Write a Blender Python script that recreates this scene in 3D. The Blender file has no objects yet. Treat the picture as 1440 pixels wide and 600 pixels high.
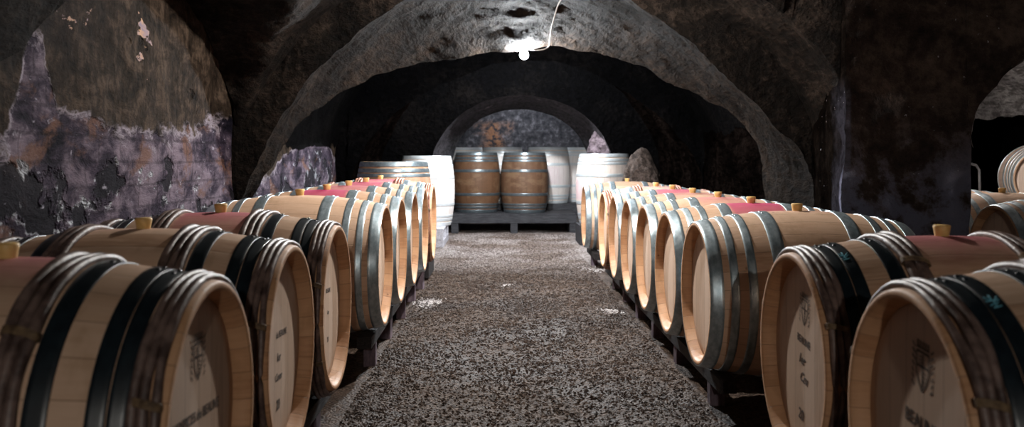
import bpy, bmesh, math, random
from mathutils import Vector, noise, Matrix
PI = math.pi
random.seed(7)
SC = bpy.context.scene
COL = SC.collection
F, VX, VY, CH = 1300.0, 704.0, 224.0, 1.04      # focal length in px, vanishing point, camera height
def P(px, py, Y): return Vector(((px-VX)*Y/F, Y, CH-(py-VY)*Y/F))

# ------------------------------------------------------------------ node helpers
class NT:
    def __init__(s, name):
        s.m = bpy.data.materials.new(name); s.m.use_nodes = True
        s.t = s.m.node_tree; s.t.nodes.clear()
        s.out = s.n('ShaderNodeOutputMaterial'); s.b = s.n('ShaderNodeBsdfPrincipled')
        s.t.links.new(s.b.outputs[0], s.out.inputs[0])
    def n(s, k, **kw):
        nd = s.t.nodes.new(k)
        for a, v in kw.items(): setattr(nd, a, v)
        return nd
    def put(s, sock, v):
        if v is None: return
        if hasattr(v, 'links'): s.t.links.new(v, sock)
        elif isinstance(v, (tuple, list)):
            v = tuple(v)
            if sock.type == 'RGBA' and len(v) == 3: v += (1,)
            sock.default_value = v
        else: sock.default_value = v
    def math(s, op, a, b=None, c=None, clamp=False):
        nd = s.n('ShaderNodeMath', operation=op, use_clamp=clamp)
        for i, v in enumerate((a, b, c)): s.put(nd.inputs[i], v)
        return nd.outputs[0]
    def mr(s, v, a, b, c=0., d=1., smooth=True):
        nd = s.n('ShaderNodeMapRange'); nd.clamp = True
        if smooth: nd.interpolation_type = 'SMOOTHSTEP'
        for i, x in enumerate((v, a, b, c, d)): s.put(nd.inputs[i], x)
        return nd.outputs[0]
    def mix(s, f, a, b, mode='MIX'):
        nd = s.n('ShaderNodeMix', data_type='RGBA', blend_type=mode)
        s.put(nd.inputs[0], f); s.put(nd.inputs[6], a); s.put(nd.inputs[7], b)
        return nd.outputs[2]
    def obj(s): return s.n('ShaderNodeTexCoord').outputs['Object']
    def uv(s): return s.n('ShaderNodeTexCoord').outputs['UV']
    def mp(s, v, scale=(1,1,1), loc=(0,0,0)):
        nd = s.n('ShaderNodeMapping'); s.put(nd.inputs[0], v)
        nd.inputs[3].default_value = scale; nd.inputs[1].default_value = loc
        return nd.outputs[0]
    def sep(s, v):
        nd = s.n('ShaderNodeSeparateXYZ'); s.put(nd.inputs[0], v); return nd.outputs
    def comb(s, x=0., y=0., z=0.):
        nd = s.n('ShaderNodeCombineXYZ')
        for i, v in enumerate((x, y, z)): s.put(nd.inputs[i], v)
        return nd.outputs[0]
    def noise(s, v, sc, det=5., rough=.6, dist=0.):
        nd = s.n('ShaderNodeTexNoise'); s.put(nd.inputs['Vector'], v)
        nd.inputs['Scale'].default_value = sc; nd.inputs['Detail'].default_value = det
        nd.inputs['Roughness'].default_value = rough; nd.inputs['Distortion'].default_value = dist
        return nd.outputs[0]
    def vor(s, v, sc, feature='F1'):
        nd = s.n('ShaderNodeTexVoronoi', feature=feature); s.put(nd.inputs['Vector'], v)
        nd.inputs['Scale'].default_value = sc
        return nd.outputs
    def white(s, v):
        nd = s.n('ShaderNodeTexWhiteNoise', noise_dimensions='3D'); s.put(nd.inputs[0], v); return nd.outputs
    def ramp(s, f, stops):
        nd = s.n('ShaderNodeValToRGB'); s.put(nd.inputs[0], f); e = nd.color_ramp.elements
        while len(e) < len(stops): e.new(.5)
        for el, (p, c) in zip(e, stops): el.position = p; el.color = tuple(c)+(1,)
        return nd.outputs[0]
    def bump(s, h, strength=.5, dist=.01, nrm=None):
        nd = s.n('ShaderNodeBump'); nd.inputs['Strength'].default_value = strength
        nd.inputs['Distance'].default_value = dist; s.put(nd.inputs['Height'], h); s.put(nd.inputs['Normal'], nrm)
        return nd.outputs[0]
    def ocol(s):
        o = s.n('ShaderNodeObjectInfo'); nd = s.n('ShaderNodeSeparateColor'); s.put(nd.inputs[0], o.outputs['Color'])
        return nd.outputs, o.outputs['Random']
    def fin(s, col=None, rough=None, metal=None, nrm=None, spec=None):
        s.put(s.b.inputs['Base Color'], col); s.put(s.b.inputs['Roughness'], rough)
        s.put(s.b.inputs['Metallic'], metal); s.put(s.b.inputs['Normal'], nrm)
        s.put(s.b.inputs['Specular IOR Level'], spec)
        return s.m

# ------------------------------------------------------------------ materials
def mat_staves():
    t = NT('oak_staves'); uv = t.uv(); u, v, _ = t.sep(uv)
    oc, rnd = t.ocol(); stain, tone, glare = oc[0], oc[1], oc[2]  # third channel whitens the oak: lamp glare put into the colour
    a = t.math('MULTIPLY', u, 27.); idx = t.math('FLOOR', a); fr = t.math('FRACT', a)
    edge = t.math('ABSOLUTE', t.math('SUBTRACT', fr, .5))
    gap = t.mr(edge, .480, .498)
    w = t.white(t.comb(idx, t.math('MULTIPLY', rnd, 91.), 0.))[0]
    grain = t.noise(t.comb(t.math('MULTIPLY', u, 60.), t.math('MULTIPLY', v, 3.2), t.math('MULTIPLY', idx, 3.7)), 3., 6., .65)
    mott = t.noise(t.comb(t.math('MULTIPLY', u, 6.), t.math('MULTIPLY', v, 5.), rnd), 2.2, 4., .6)
    c = t.ramp(t.math('ADD', t.math('MULTIPLY', grain, .7), t.math('MULTIPLY', w, .38)),
               [(.25, (.42, .235, .14)), (.5, (.61, .395, .265)), (.85, (.71, .49, .35))])
    c = t.mix(t.mr(mott, .54, .72, 0., .45), c, (.42, .26, .15)); c = t.mix(t.math('MULTIPLY', t.mr(mott, .35, .5, 1., 0.), t.mr(tone, .3, .6, .7, 0.)), c, (.95, .75, .55))
    k = t.vor(t.comb(t.math('MULTIPLY', u, 9.), t.math('MULTIPLY', v, 5.), rnd), 1.7)[0]
    c = t.mix(t.mr(k, .03, .07, .7, 0.), c, (.16, .07, .03))
    # wine spilled round the bung: a band between the bilge hoops, running down from the top (u = 0 there)
    top = t.math('MINIMUM', u, t.math('SUBTRACT', 1., u))
    n2 = t.noise(t.comb(t.math('MULTIPLY', u, 9.), t.math('MULTIPLY', v, 4.), t.math('MULTIPLY', rnd, 7.)), 2., 4., .6)
    band = t.mr(t.math('ADD', t.math('ABSOLUTE', v), t.math('MULTIPLY', n2, .04)), .135, .165, 1., 0.)
    down = t.mr(t.math('ADD', top, t.math('MULTIPLY', n2, .10)), .05, t.math('ADD', .08, t.math('MULTIPLY', t.math('POWER', stain, 2.), .20)), 1., 0.)
    sm = t.math('MULTIPLY', t.math('MULTIPLY', band, down), stain, clamp=True)
    c = t.mix(t.math('MULTIPLY', sm, t.mr(n2, .2, .7, .75, 1.)), c, (.46, .03, .13))
    c = t.mix(t.mr(tone, .3, .65, .85, 0.), c, t.mix(1., c, (1., .70, .47), 'MULTIPLY'))
    c = t.mix(t.math('MULTIPLY', glare, t.mr(grain, .25, .6, .75, 1.)), c, (.90, .87, .86))
    c = t.mix(t.mr(t.math('ABSOLUTE', v), .382, .386, 0., 1.), c, t.mix(1., c, (.96, .82, .66), 'MULTIPLY'))
    c = t.mix(t.math('MULTIPLY', gap, .6), c, (.16, .09, .05))
    c = t.mix(1., c, t.comb(tone, tone, tone), 'MULTIPLY')
    h = t.math('SUBTRACT', t.math('MULTIPLY', grain, .25), gap)
    return t.fin(c, t.mr(grain, .3, .7, .5, .68), 0., t.bump(h, .5, .003), .35)
def mat_head(name='oak_head', mul=1.):
    t = NT(name); u, v, _ = t.sep(t.uv())
    oc, rnd = t.ocol(); tone, glare = oc[1], oc[2]
    a = t.math('DIVIDE', u, .083); idx = t.math('FLOOR', a); fr = t.math('FRACT', a)
    gap = t.mr(t.math('ABSOLUTE', t.math('SUBTRACT', fr, .5)), .486, .498)
    w = t.white(t.comb(idx, t.math('MULTIPLY', rnd, 77.), 1.))[0]
    grain = t.noise(t.comb(t.math('MULTIPLY', u, 55.), t.math('MULTIPLY', v, 4.), idx), 2., 6., .65)
    c = t.ramp(t.math('ADD', t.math('MULTIPLY', grain, .75), t.math('MULTIPLY', w, .3)),
               [(.25, (.50, .34, .24)), (.5, (.68, .505, .39)), (.85, (.76, .58, .46))])
    c = t.mix(t.math('MULTIPLY', glare, .9), c, (.78, .74, .72))
    c = t.mix(gap, c, (.2, .12, .07)); c = t.mix(1., c, t.comb(tone, tone, tone), 'MULTIPLY')
    return t.fin(c, .6, 0., t.bump(t.math('SUBTRACT', t.math('MULTIPLY', grain, .2), gap), .35, .002), .3)
def mat_hoop(name, lo, hi, metal, r0, r1):
    t = NT(name); u, v, _ = t.sep(t.uv()); oc, rnd = t.ocol(); k = t.math('MAXIMUM', oc[1], .4)
    n = t.noise(t.comb(t.math('MULTIPLY', u, 40.), t.math('MULTIPLY', v, 30.), t.math('MULTIPLY', rnd, 9.)), 1.5, 5., .65)
    n2 = t.noise(t.comb(t.math('MULTIPLY', u, 5.), t.math('MULTIPLY', v, 4.), t.math('MULTIPLY', rnd, 5.)), 2., 3., .5)
    c = t.mix(t.mr(n, .3, .7), lo, hi); c = t.mix(1., c, t.comb(k, k, k), 'MULTIPLY'); ww = t.math('MULTIPLY', oc[2], .8)
    c = t.mix(ww, c, (.82, .84, .86))  # hoops of overlit casks blown out to white in the colour itself
    return t.fin(c, t.mr(n2, .3, .7, r0, r1), t.math('MULTIPLY', metal, t.math('SUBTRACT', 1., ww)), t.bump(n, .12, .002), .5)
def mat_simple(name, lo, hi, sc=8., rough=.8, bump=.4, dist=.004, stretch=(1,1,1), metal=0., spec=.3):
    t = NT(name); v = t.mp(t.obj(), stretch); n = t.noise(v, sc, 6., .65)
    return t.fin(t.mix(t.mr(n, .32, .68), lo, hi), rough, metal, t.bump(n, bump, dist), spec)
def mat_rock(name, lo, mid, hi, sc=2.2, bump=1., pale=None, spec=.25):
    t = NT(name); v = t.obj()
    big = t.noise(v, sc, 8., .62, .4); fine = t.noise(t.mp(v, (1, 1, 1.6)), sc*9, 7., .7)
    cr = t.vor(v, sc*4.5)[0]
    f = t.math('ADD', t.math('MULTIPLY', big, .6), t.math('MULTIPLY', fine, .45))
    c = t.ramp(f, [(.36, lo), (.52, mid), (.72, hi)])
    if pale:
        pm = t.mr(t.noise(v, 3.1, 6., .7, .8), .60, .68, 0., .8)
        c = t.mix(pm, c, pale)
    h = t.math('ADD', t.math('MULTIPLY', fine, .6), t.math('ADD', t.math('MULTIPLY', big, .8), t.math('MULTIPLY', cr, .35)))
    rot = t.n('ShaderNodeMapping'); t.put(rot.inputs[0], v); rot.inputs[2].default_value = (.5, .6, .4); rot.inputs[3].default_value = (22, 5, 22)
    pick = t.noise(rot.outputs[0], 1., 5., .6)
    h = t.math('ADD', h, t.math('MULTIPLY', pick, .7))
    c = t.mix(t.mr(pick, .40, .56, .75, 0.), c, t.mix(1., c, (.25, .24, .23), 'MULTIPLY'))
    return t.fin(c, .85, 0., t.bump(h, bump, .05), spec)
def mat_left_wall():
    """soot-brown plaster above, violet-grey limewash over masonry below, peeled in places"""
    t = NT('peeling_plaster'); v = t.obj(); x, y, z = t.sep(v); v = t.mp(v, (1, .5, 1))
    n1 = t.noise(v, 2.6, 7., .62, .3); n2 = t.noise(v, 9., 7., .7, .4); n3 = t.noise(v, 30., 6., .7)
    warped = t.math('ADD', z, t.math('MULTIPLY', t.math('SUBTRACT', n1, .5), .55))
    warped = t.math('ADD', warped, t.math('MULTIPLY', t.math('SUBTRACT', n2, .5), .22))
    def bumpat(yc, w, h): return t.mr(t.math('ABSOLUTE', t.math('SUBTRACT', y, yc)), w*.25, w, h, 0.)
    th = t.math('ADD', 1.20, bumpat(3.36, .17, .27))
    th = t.math('ADD', th, t.mr(t.math('ABSOLUTE', t.math('SUBTRACT', y, 8.25)), .05, 1.5, .40, 0., False))
    th = t.math('SUBTRACT', th, t.mr(y, 5.9, 6.5, 0., .27))
    th = t.math('SUBTRACT', th, bumpat(3.1, .10, .10))
    lime = t.mr(t.math('SUBTRACT', th, warped), -.01, .025)
    # upper plaster: scratched brown
    scr = t.noise(t.mp(v, (1, 5, 1.2)), 9., 6., .7)
    up = t.ramp(t.math('ADD', t.math('MULTIPLY', n2, .6), t.math('MULTIPLY', scr, .4)), [(.38, (.003, .002, .0014)), (.5, (.022, .0148, .0103)), (.63, (.075, .052, .037))])
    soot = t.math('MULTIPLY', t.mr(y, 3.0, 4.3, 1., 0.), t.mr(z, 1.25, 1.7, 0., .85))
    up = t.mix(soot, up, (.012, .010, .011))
    flake = t.mr(t.math('ADD', t.noise(t.mp(v, (1, 1, 1), (3, 2, 0)), 5.2, 6., .65), t.mr(t.math('ABSOLUTE', t.math('SUBTRACT', z, 1.52)), .08, .34, .03, -.1)), .655, .67)
    up = t.mix(flake, up, t.mix(t.mr(n2, .4, .6), (.42, .26, .17), (.20, .17, .23)))
    # violet limewash over courses of masonry
    br = t.n('ShaderNodeTexBrick'); t.put(br.inputs[0], t.comb(t.math('ADD', y, t.math('MULTIPLY', n2, .05)), t.math('ADD', z, t.math('MULTIPLY', n1, .04)), 0.))
    br.inputs['Color1'].default_value = (1, 1, 1, 1); br.inputs['Color2'].default_value = (.72, .72, .72, 1); br.inputs['Mortar'].default_value = (.3, .3, .3, 1)
    br.inputs['Scale'].default_value = 1.; br.inputs['Brick Width'].default_value = .21; br.inputs['Row Height'].default_value = .105
    br.inputs['Mortar Size'].default_value = .008; br.inputs['Mortar Smooth'].default_value = .4
    vi = t.ramp(t.math('ADD', t.math('MULTIPLY', n1, .45), t.math('MULTIPLY', n2, .6)), [(.40, (.004, .0035, .007)), (.5, (.036, .027, .041)), (.61, (.16, .125, .155))])
    rust = t.mr(t.noise(t.mp(v, (1, 1, 1), (7, 1, 4)), 4.5, 6., .65, .5), .53, .64)
    vi = t.mix(t.math('MULTIPLY', rust, .75), vi, (.14, .07, .045))
    vi = t.mix(.55, vi, t.mix(1., vi, br.outputs[0], 'MULTIPLY'))
    # holes with chalk white broken rims near the bottom courses
    hv = t.math('ADD', t.noise(t.mp(v, (1, 1.3, .9), (2, 5, 1)), 4.4, 6., .55, .25), t.mr(z, .75, 1.3, .05, -.10))
    rim = t.math('MULTIPLY', t.mr(hv, .545, .575), t.mr(hv, .575, .60, 1., 0.))
    rim = t.math('MULTIPLY', rim, t.mr(n2, .50, .58))
    vi = t.mix(t.mr(hv, .565, .60, 0., .93), vi, (.010, .009, .012))
    vi = t.mix(t.math('MULTIPLY', rim, .85), vi, (.40, .42, .45))
    drip = t.mr(t.noise(t.mp(v, (1, 4, 2.), (1, 1, 6)), 2.2, 6., .7), .64, .72, 0., .6)
    vi = t.mix(t.math('MULTIPLY', drip, t.mr(n2, .44, .56)), vi, (.36, .33, .38))
    wsp = t.mr(n3, .62, .72, 0., .7); vi = t.mix(wsp, vi, (.36, .34, .40))
    c = t.mix(lime, up, vi)
    ed = t.math('MULTIPLY', t.mr(t.math('ABSOLUTE', t.math('SUBTRACT', th, warped)), .0, .035, 1., 0.), t.mr(n2, .42, .56))
    c = t.mix(t.math('MULTIPLY', ed, .8), c, (.32, .28, .33))
    h = t.math('ADD', t.math('MULTIPLY', n2, .7), t.math('SUBTRACT', t.math('MULTIPLY', n3, .25), t.math('MULTIPLY', lime, .35)))
    h = t.math('SUBTRACT', h, t.mr(hv, .55, .60, 0., .8))
    return t.fin(c, .8, 0., t.bump(h, .9, .03), .05)
def mat_pier(side=False):
    t = NT('pier_side_stone' if side else 'sooty_pier_stone'); v = t.obj(); x, y, z = t.sep(v)
    n1 = t.noise(v, 2.6, 7., .65, .4); n2 = t.noise(v, 12., 7., .7)
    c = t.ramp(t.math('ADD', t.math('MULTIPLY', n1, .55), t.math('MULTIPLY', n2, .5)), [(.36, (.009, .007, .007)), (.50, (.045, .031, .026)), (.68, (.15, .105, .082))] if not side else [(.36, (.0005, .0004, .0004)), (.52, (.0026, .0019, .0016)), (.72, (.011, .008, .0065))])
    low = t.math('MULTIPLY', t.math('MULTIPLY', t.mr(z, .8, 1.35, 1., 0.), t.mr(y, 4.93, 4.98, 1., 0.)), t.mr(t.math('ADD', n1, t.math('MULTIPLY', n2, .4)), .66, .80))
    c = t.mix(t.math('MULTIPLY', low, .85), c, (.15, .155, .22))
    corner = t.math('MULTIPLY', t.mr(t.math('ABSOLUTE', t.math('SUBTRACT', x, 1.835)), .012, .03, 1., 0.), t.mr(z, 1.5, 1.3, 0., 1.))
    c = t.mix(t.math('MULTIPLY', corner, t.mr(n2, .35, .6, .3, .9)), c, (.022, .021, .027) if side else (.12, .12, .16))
    sp = t.mr(t.noise(v, 40., 3., .5), .72, .76); c = t.mix(sp, c, (.4, .38, .4))
    return t.fin(c, .8, 0., t.bump(t.math('ADD', n1, t.math('MULTIPLY', n2, .6)), 1., .035), .0 if side else .12)
def mat_gravel(name):
    t = NT(name); v = t.obj(); x, y, z = t.sep(v)
    cell = t.vor(v, 75.); w = t.sep(cell[1])[0]
    n = t.noise(v, 1.4, 5., .6); n2 = t.noise(v, 14., 6., .7)
    c = t.ramp(t.math('ADD', t.math('MULTIPLY', w, .55), t.math('MULTIPLY', n2, .45)), [(.2, (.026, .0155, .011)), (.5, (.066, .043, .031)), (.75, (.112, .077, .058)), (.95, (.20, .148, .12))])
    lt = t.mr(t.math('ADD', y, t.math('MULTIPLY', n, 3.)), 9.6, 11.2, 0., .6)  # far gravel paler, with the lamp's brightness boosted in the colour
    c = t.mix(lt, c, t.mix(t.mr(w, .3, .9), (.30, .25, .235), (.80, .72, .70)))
    c = t.mix(t.mr(n, .40, .60, 0., .9), c, t.mix(1., c, (.50, .43, .38), 'MULTIPLY'))
    return t.fin(c, t.mr(n, .3, .7, .8, .6), 0., t.bump(t.math('ADD', t.math('MULTIPLY', cell[0], -.8), n2), .8, .012), .2)
def mat_back_wall():
    t = NT('old_stone_blocks'); v = t.obj(); x, y, z = t.sep(v)
    n1 = t.noise(v, 2.2, 7., .65, .3); n2 = t.noise(v, 11., 6., .7)
    br = t.n('ShaderNodeTexBrick'); t.put(br.inputs[0], t.comb(t.math('ADD', x, t.math('MULTIPLY', n2, .06)), t.math('ADD', z, t.math('MULTIPLY', n1, .06)), 0.))
    br.inputs['Scale'].default_value = 1.; br.inputs['Brick Width'].default_value = .42; br.inputs['Row Height'].default_value = .2
    br.inputs['Mortar Size'].default_value = .015; br.inputs['Mortar Smooth'].default_value = .3
    br.inputs['Color1'].default_value = (1, 1, 1, 1); br.inputs['Color2'].default_value = (.5, .5, .5, 1); br.inputs['Mortar'].default_value = (1., 1., 1., 1)
    c = t.ramp(n2, [(.38, (.025, .024, .03)), (.55, (.08, .075, .085)), (.72, (.26, .24, .27))])
    c = t.mix(.6, c, t.mix(1., c, br.outputs[0], 'MULTIPLY'))
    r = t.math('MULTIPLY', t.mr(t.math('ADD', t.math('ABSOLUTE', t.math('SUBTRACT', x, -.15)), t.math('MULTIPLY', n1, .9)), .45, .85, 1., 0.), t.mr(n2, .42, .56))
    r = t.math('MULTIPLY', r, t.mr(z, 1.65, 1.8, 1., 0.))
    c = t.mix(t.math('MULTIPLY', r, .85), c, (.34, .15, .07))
    return t.fin(c, .8, 0., t.bump(t.math('ADD', n2, n1), 1., .04), .3)
def mat_emit(name, col, strength):
    t = NT(name); e = t.n('ShaderNodeEmission'); e.inputs[0].default_value = col+(1,); e.inputs[1].default_value = strength
    t.t.links.new(e.outputs[0], t.out.inputs[0]); return t.m

M = dict(
    staves=mat_staves(), head=mat_head(),
    silver=mat_hoop('galvanised_hoop', (.33, .42, .47), (.58, .67, .72), .75, .28, .44),
    black=mat_hoop('black_painted_hoop', (.006, .010, .014), (.012, .020, .026), .0, .28, .42),
    rods=mat_simple('chestnut_bark', (.05, .030, .026), (.20, .135, .115), 22., .45, .8, .004, spec=.5),
    redrods=mat_simple('red_chestnut_bark', (.16, .055, .035), (.42, .20, .13), 22., .45, .8, .004, spec=.5),
    tie=mat_simple('willow_tie', (.07, .042, .025), (.24, .16, .09), 40., .6, .5, .002),
    bung=mat_simple('amber_bung', (.62, .36, .12), (.80, .54, .22), 20., .45, .1, .001),
    ink=mat_simple('faded_ink', (.055, .045, .045), (.16, .12, .10), 160., .8, .1, .001),
    chalk=mat_simple('blue_chalk', (.10, .35, .45), (.2, .5, .6), 120., .8, .1, .001),
    timber=mat_simple('dark_timber', (.010, .008, .008), (.035, .027, .026), 12., .85, .6, .006, (8, 1, 8)),  # evenly near-black timber
    block=mat_simple('violet_timber', (.09, .065, .085), (.20, .15, .18), 14., .8, .5, .005, (3, 3, 1)),
    pale=mat_simple('pale_planks', (.42, .41, .46), (.68, .67, .72), 10., .7, .4, .004, (6, 1, 6)),
    darkwood=mat_simple('dark_pallet', (.018, .018, .022), (.06, .06, .068), 9., .6, .5, .005, (1, 6, 6)),
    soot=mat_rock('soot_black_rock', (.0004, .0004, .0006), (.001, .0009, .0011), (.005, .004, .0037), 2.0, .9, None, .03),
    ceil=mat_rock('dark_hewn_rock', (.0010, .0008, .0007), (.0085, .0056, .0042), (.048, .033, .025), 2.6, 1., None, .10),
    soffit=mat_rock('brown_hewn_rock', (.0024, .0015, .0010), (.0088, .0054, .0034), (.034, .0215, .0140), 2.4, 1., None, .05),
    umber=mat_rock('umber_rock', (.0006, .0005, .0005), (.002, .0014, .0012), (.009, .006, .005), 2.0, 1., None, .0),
    archd=mat_rock('grey_arch_plaster', (.03, .028, .034), (.055, .05, .06), (.13, .115, .13), 1.6, .5, (.26, .22, .26)),
    nextv=mat_rock('pale_vault_rock', (.06, .055, .06), (.30, .28, .28), (.7, .67, .66), 2.6, 1.),
    mauve=mat_rock('mauve_stone', (.12, .09, .11), (.26, .20, .23), (.42, .35, .38), 5., .8),
    rubble=mat_rock('brown_rubble', (.03, .022, .02), (.10, .072, .06), (.22, .17, .15), 4., .8),
    lwall=mat_left_wall(), pier=mat_pier(), pierside=mat_pier(True), back=mat_back_wall(),
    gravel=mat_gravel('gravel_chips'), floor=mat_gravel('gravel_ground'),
    plaster=mat_simple('white_plaster', (.36, .32, .31), (.60, .56, .55), 30., .7, .3, .002),
    cable=mat_simple('grey_cable', (.35, .31, .28), (.5, .46, .42), 30., .6, .1, .001),
    black_plastic=mat_simple('black_plastic', (.01, .01, .01), (.02, .02, .02), 20., .4, .1, .001),
    steel=mat_simple('steel_tube', (.18, .18, .19), (.3, .3, .31), 20., .4, .1, .001, metal=.8),
    rubber=mat_simple('rubber', (.012, .012, .012), (.02, .02, .02), 20., .7, .1, .001),
)

# ------------------------------------------------------------------ mesh helpers
def link(name, verts, faces, mat, parent=None, uvs=None, smooth=True):
    me = bpy.data.meshes.new(name); me.from_pydata([tuple(v) for v in verts], [], faces)
    if uvs:
        ul = me.uv_layers.new(name='UVMap')
        for p in me.polygons:
            for li in p.loop_indices: ul.data[li].uv = uvs[li] if isinstance(uvs, list) else uvs(me.vertices[me.loops[li].vertex_index].co)
    if smooth: me.polygons.foreach_set('use_smooth', [True]*len(me.polygons))
    me.materials.append(mat); me.update()
    o = bpy.data.objects.new(name, me); COL.objects.link(o)
    if parent: o.parent = parent
    return o
class MB:
    def __init__(s): s.v = []; s.f = []; s.u = []
    def add(s, vs, fs, us=None):
        b = len(s.v); s.v += [Vector(v) for v in vs]; s.f += [tuple(b+i for i in f) for f in fs]
        if us is not None: s.u += us
    def box(s, c, d, rz=0., bev=0., taper=None):
        bm = bmesh.new(); bmesh.ops.create_cube(bm, size=1.)
        for v in bm.verts: v.co = Vector((v.co.x*d[0], v.co.y*d[1], v.co.z*d[2]))
        if bev: bmesh.ops.bevel(bm, geom=list(bm.edges), offset=bev, segments=2, affect='EDGES', profile=.6)
        m = Matrix.Translation(c) @ Matrix.Rotation(rz, 4, 'Z')
        s.add([m @ v.co for v in bm.verts], [[v.index for v in f.verts] for f in bm.faces]); bm.free()
    def tube(s, pts, r, n=8, closed=False):
        pts = [Vector(p) for p in pts]; N = len(pts); vs = []; fs = []; up = Vector((0, 0, 1))
        for i, p in enumerate(pts):
            a = pts[(i-1) % N] if (closed or i > 0) else p; b = pts[(i+1) % N] if (closed or i < N-1) else p
            t = (b-a).normalized(); q = t.cross(up)
            if q.length < 1e-3: q = t.cross(Vector((1, 0, 0)))
            q.normalize(); w = q.cross(t); rr = r(i) if callable(r) else r
            vs += [p+(q*math.cos(2*PI*k/n)+w*math.sin(2*PI*k/n))*rr for k in range(n)]
        for i in range(N if closed else N-1):
            j = (i+1) % N
            fs += [(i*n+k, i*n+(k+1) % n, j*n+(k+1) % n, j*n+k) for k in range(n)]
        if not closed: fs += [tuple(range(n-1, -1, -1)), tuple((N-1)*n+k for k in range(n))]
        s.add(vs, fs)
    def build(s, name, mat, parent=None, smooth=True): return link(name, s.v, s.f, mat, parent, s.u or None, smooth)
def empty(name, loc, rz=0.):
    o = bpy.data.objects.new(name, None); o.empty_display_size = .1; o.location = loc; o.rotation_euler = (0, 0, rz)
    COL.objects.link(o); return o
def tag(o, label=None, cat=None, group=None, kind=None):
    for k, v in (('label', label), ('category', cat), ('group', group), ('kind', kind)):
        if v: o[k] = v
    return o
def struct(o): o['kind'] = 'structure'; return o
def copy_tree(o, parent=None):
    c = o.copy(); COL.objects.link(c)
    if parent: c.parent = parent
    for ch in o.children: copy_tree(ch, c)
    return c

# ------------------------------------------------------------------ barrels
BL, RH, RB = .87, .299, .350
def prof(s):
    q = abs(2*s/BL-1); return RB-(RB-RH)*q**2.1
def placer(upright):
    if upright: return lambda s, a, r: (r*math.cos(a), r*math.sin(a), s)
    return lambda s, a, r: (s-BL/2, -r*math.sin(a), RB+r*math.cos(a))
def lathe(mb, pl, pts, n=96, wob=None):
    """pts: (s, r) outline swept round the axis, UV = (turn, distance from the middle)"""
    m = len(pts); vs = []; fs = []; us = []
    for i in range(n):
        a = 2*PI*i/n
        for j, (s, r) in enumerate(pts): vs.append(pl(s, a, r+(wob(i, j) if wob else 0.)))
    for i in range(n):
        k = (i+1) % n
        for j in range(m-1):
            fs.append((i*m+j, k*m+j, k*m+j+1, i*m+j+1))
            v0, v1 = pts[j][0]-BL/2, pts[j+1][0]-BL/2
            us += [(i/n, v0), ((i+1)/n, v0), ((i+1)/n, v1), (i/n, v1)]
    mb.add(vs, fs, us)
def make_body(parent, pl):
    pts = [(.052, RH-.040), (.045, RH-.030), (.020, RH-.024), (.004, RH-.018), (.0, RH-.014), (.0, RH-.003), (.003, RH)]
    pts += [(BL*i/28, prof(BL*i/28)) for i in range(1, 28)]
    pts += [(BL-s, r) for s, r in reversed(pts[:7])]
    mb = MB(); lathe(mb, pl, pts, 108); return mb.build('staves', M['staves'], parent)
def make_head(parent, pl, far=False, mat='head'):
    s0 = .040; n = 72; R = RH-.022; mb = MB()
    S = (lambda s: BL-s) if far else (lambda s: s)
    vs = []; 
    rings = [(s0+.012, R), (s0+.002, R-.012), (s0, R-.05), (s0-.001, .12), (s0-.001, .0)]
    for (s, r) in rings[:-1]: vs += [pl(S(s), 2*PI*i/n, r) for i in range(n)]
    vs.append(pl(S(s0-.001), 0, 0)); c = len(vs)-1; fs = []
    for q in range(len(rings)-2):
        for i in range(n): fs.append((q*n+i, q*n+(i+1) % n, (q+1)*n+(i+1) % n, (q+1)*n+i))
    b = (len(rings)-2)*n
    for i in range(n): fs.append((b+i, b+(i+1) % n, c))
    us = []
    upright = abs(pl(0, 0, 1)[2]) < 1e-6
    for f in fs:
        for k in f: us.append((vs[k][0], vs[k][1]) if upright else (vs[k][1]+.013, vs[k][2]))
    mb.add(vs, fs, us); return mb.build('head', M[mat], parent)
def make_hoop(parent, pl, s0, s1, mat, seam=0.):
    th = .0032; ns = 4; o = []
    for i in range(ns+1):
        s = s0+(s1-s0)*i/ns; o.append((s, prof(s)+th))
    pts = [(s0, prof(s0)-.001)]+[(s0, prof(s0)+th-.0008)]+[(s0+.0008, o[0][1])]+o[1:-1]+[(s1-.0008, o[-1][1])]+[(s1, prof(s1)+th-.0008), (s1, prof(s1)-.001)]
    mb = MB(); lathe(mb, pl, pts, 96)
    # overlapped end and two rivets near the top
    for k, da in enumerate((-.055, .055)):
        a = seam+da; s = (s0+s1)/2; r0 = prof(s)+th-.0005; vs = []; fs = []; n = 8; rr = .0058
        for q, (h, w) in enumerate(((0, 1), (.0022, .8), (.0034, .35))):
            vs += [pl(s+rr*w*math.cos(2*PI*i/n), a+rr*w*math.sin(2*PI*i/n)/r0, r0+h) for i in range(n)]
        for q in range(2): fs += [(q*n+i, q*n+(i+1) % n, (q+1)*n+(i+1) % n, (q+1)*n+i) for i in range(n)]
        fs.append(tuple(2*n+i for i in range(n)))
        us = [(0., 0.)]*sum(len(f) for f in fs); mb.add(vs, fs, us)
    sa = seam-.10; lap = [pl(s, sa+d, prof(s)+th+.0014) for d in (0, .2) for s in (s0+.001, s1-.001)]
    lap2 = [pl(s, sa+d, prof(s)+.001) for d in (0, .2) for s in (s0+.001, s1-.001)]
    return mb.build('hoop', M[mat], parent)
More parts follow.
